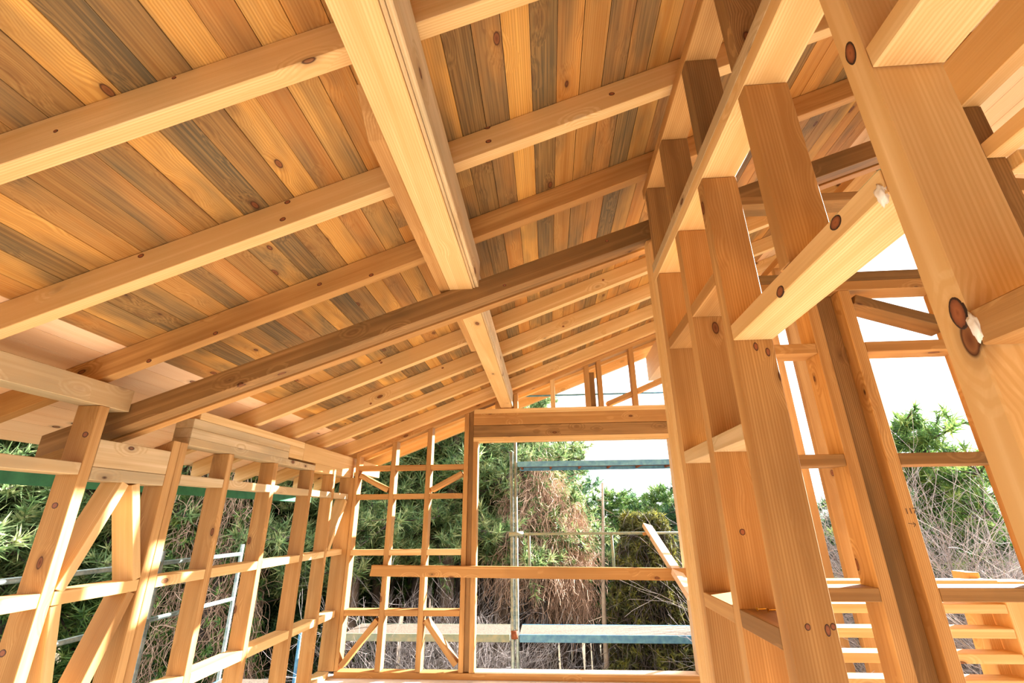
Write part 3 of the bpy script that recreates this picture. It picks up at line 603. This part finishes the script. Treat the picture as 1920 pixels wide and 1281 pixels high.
# dead snag
sn = empty('dead_snag', rel(.8, 7.96)); tag(sn, 'bare dead tree trunk with broken tip standing right of the window middle', 'tree')
link('trunk', trunk_mesh('trunk', 4.52 * S, .07, .02), DEAD, Matrix.Translation(rel(.8, 7.96)), sn)
n = 26; zz = rng.uniform(1.2, 5.2, n); ang = rng.uniform(0, 6.28, n); p = np.stack([0 * zz, 0 * zz, zz], 1); q = p + np.stack([np.cos(ang) * .3, np.sin(ang) * .3, rng.uniform(-.25, .2, n)], 1) * rng.uniform(.3, 1.2, (n, 1))
v, f = sticks(p, q, np.full(n, .014), np.full(n, .004)); link('branches', mesh_np('branches', v, f), DEAD, Matrix.Translation(rel(.8, 7.96)), sn)
# bare pale shrubs: recursive twigs
def shrub_mesh(h, n0, depth, spread, curve=.25):
    cur = []
    for i in range(n0):
        a = random.uniform(0, 6.28); cur.append((np.array([random.gauss(0, .12), random.gauss(0, .12), 0]), nrm(np.array([[math.cos(a) * spread, math.sin(a) * spread, 1.]]))[0], h * random.uniform(.26, .38), .011))
    P_ = []; Q_ = []; R_ = []
    for k in range(depth):
        nx = []
        for p, d, l, r in cur:
            for s in range(4):
                d = d + np.random.RandomState(random.randrange(10 ** 9)).normal(size=3) * curve * .5; d /= np.linalg.norm(d); q = p + d * l / 4; P_.append(p); Q_.append(q); R_.append(r); p = q
            for c in range(3 if k < depth - 1 else 0):
                e = d + np.array([random.gauss(0, .5), random.gauss(0, .5), random.gauss(.05, .35)]); e /= np.linalg.norm(e); nx.append((p, e, l * random.uniform(.55, .95), r * .62))
        cur = nx
    p = np.array(P_); q = np.array(Q_); r = np.array(R_); v, f = sticks(p, q, r, r * .85); return mesh_np('twigs', v, f)
sh = [shrub_mesh(2.4, 9, 6, .22, .2), shrub_mesh(2.1, 10, 6, .28, .2), shrub_mesh(2.3, 20, 6, .2, .16)]
for m in sh: m.materials.append(TWIG)
def shrub(x, y, z, k, s, rz, label, tilt=0, group=None):
    o = bpy.data.objects.new('bare_shrub', sh[k]); C.objects.link(o); o.location = W(x, y, z); o.scale = (s, s, s); o.rotation_euler = (0, tilt, rz); tag(o, label, 'shrub', group)
for x, y, k, s, lb in ((-2.35, 7.4, 0, 1.45, 'pale leafless shrub behind the lattice, left one'), (-1.5, 7.6, 1, 1.55, 'pale leafless shrub behind the posts left of the window'), (-.75, 7.3, 0, 1.3, 'pale leafless shrub low at the window left edge'), (-.35, 7.6, 1, .8, 'pale leafless shrub under the middle of the window')):
    shrub(x, y, GZ, k, s, x * 7, lb)
for x, y, k, s, t, lb in ((3.95, 4.9, 2, 1.8, -.05, 'dense grey leafless thicket nearest the doorway post'), (4.4, 5.3, 2, 1.9, -.1, 'grey leafless thicket at the right, middle clump'), (4.9, 5.3, 0, 1.95, -.1, 'grey leafless thicket at the far right'), (4.2, 6.3, 2, 2.1, -.1, 'taller grey leafless thicket behind the right clumps'), (5.2, 6.4, 0, 2.1, -.2, 'taller grey leafless thicket furthest right'), (4.7, 4.8, 2, 1.8, -.2, 'nearest grey leafless thicket on the right'), (5.6, 5.4, 1, 2.0, -.2, 'grey leafless thicket cut by the right edge')):
    shrub(x, y, GZ, k, s, x * 5, lb, t)
# ground
def ground():
    n = 60; xs = np.linspace(-60, 60, n); ys = np.linspace(-40, 80, n); X, Y = np.meshgrid(xs, ys); Z = .25 * np.sin(X * .21) * np.cos(Y * .17) - .05 + (GZ - FZ) * S - .2
    v = np.stack([X, Y, Z], -1).reshape(-1, 3); i = np.arange(n * n).reshape(n, n); f = np.stack([i[:-1, :-1], i[:-1, 1:], i[1:, 1:], i[1:, :-1]], -1).reshape(-1, 4)
    link('ground', mesh_np('ground', v, f), SOIL).__setitem__('kind', 'structure')
ground()

# ------------------------------------------------------------------ light
w = bpy.data.worlds.new('sky'); bpy.context.scene.world = w; w.use_nodes = True; bg = w.node_tree.nodes['Background']
bg.inputs[0].default_value = (.95, .975, 1.0, 1); bg.inputs[1].default_value = 1.9
sun = bpy.data.lights.new('sun', 'SUN'); sun.energy = 22; sun.color = (1, .95, .89); sun.angle = math.radians(.6); so = bpy.data.objects.new('sun', sun); C.objects.link(so)
el = math.radians(21.5); az = Vector((1, .75, 0)).normalized(); sd = Vector((az.x * math.cos(el), az.y * math.cos(el), math.sin(el))); so.rotation_euler = sd.to_track_quat('Z', 'Y').to_euler(); so.location = (20, 20, 20)

# ------------------------------------------------------------------ camera
YAW, PIT, ROL = -.0700, .3645, -.0095
f = Vector((math.sin(YAW) * math.cos(PIT), math.cos(YAW) * math.cos(PIT), math.sin(PIT))); r = Vector((math.cos(YAW), -math.sin(YAW), 0)); u = r.cross(f)
r2 = r * math.cos(ROL) + u * math.sin(ROL); u2 = u * math.cos(ROL) - r * math.sin(ROL)
cam = bpy.data.cameras.new('camera'); co = bpy.data.objects.new('camera', cam); C.objects.link(co)
M = Matrix((r2, u2, -f)).transposed().to_4x4(); M.translation = W(0, 0, 0); co.matrix_world = M
cam.sensor_width = 36; cam.lens = 868 / 1920 * 36; cam.clip_start = .02; bpy.context.scene.camera = co
s = bpy.context.scene
s.view_settings.view_transform = 'Standard'; s.view_settings.look = 'None'; s.view_settings.gamma = 1; s.view_settings.use_curve_mapping = False; s.view_settings.exposure = .86
s.cycles.max_bounces = 12; s.cycles.diffuse_bounces = 8; s.cycles.use_denoising = True
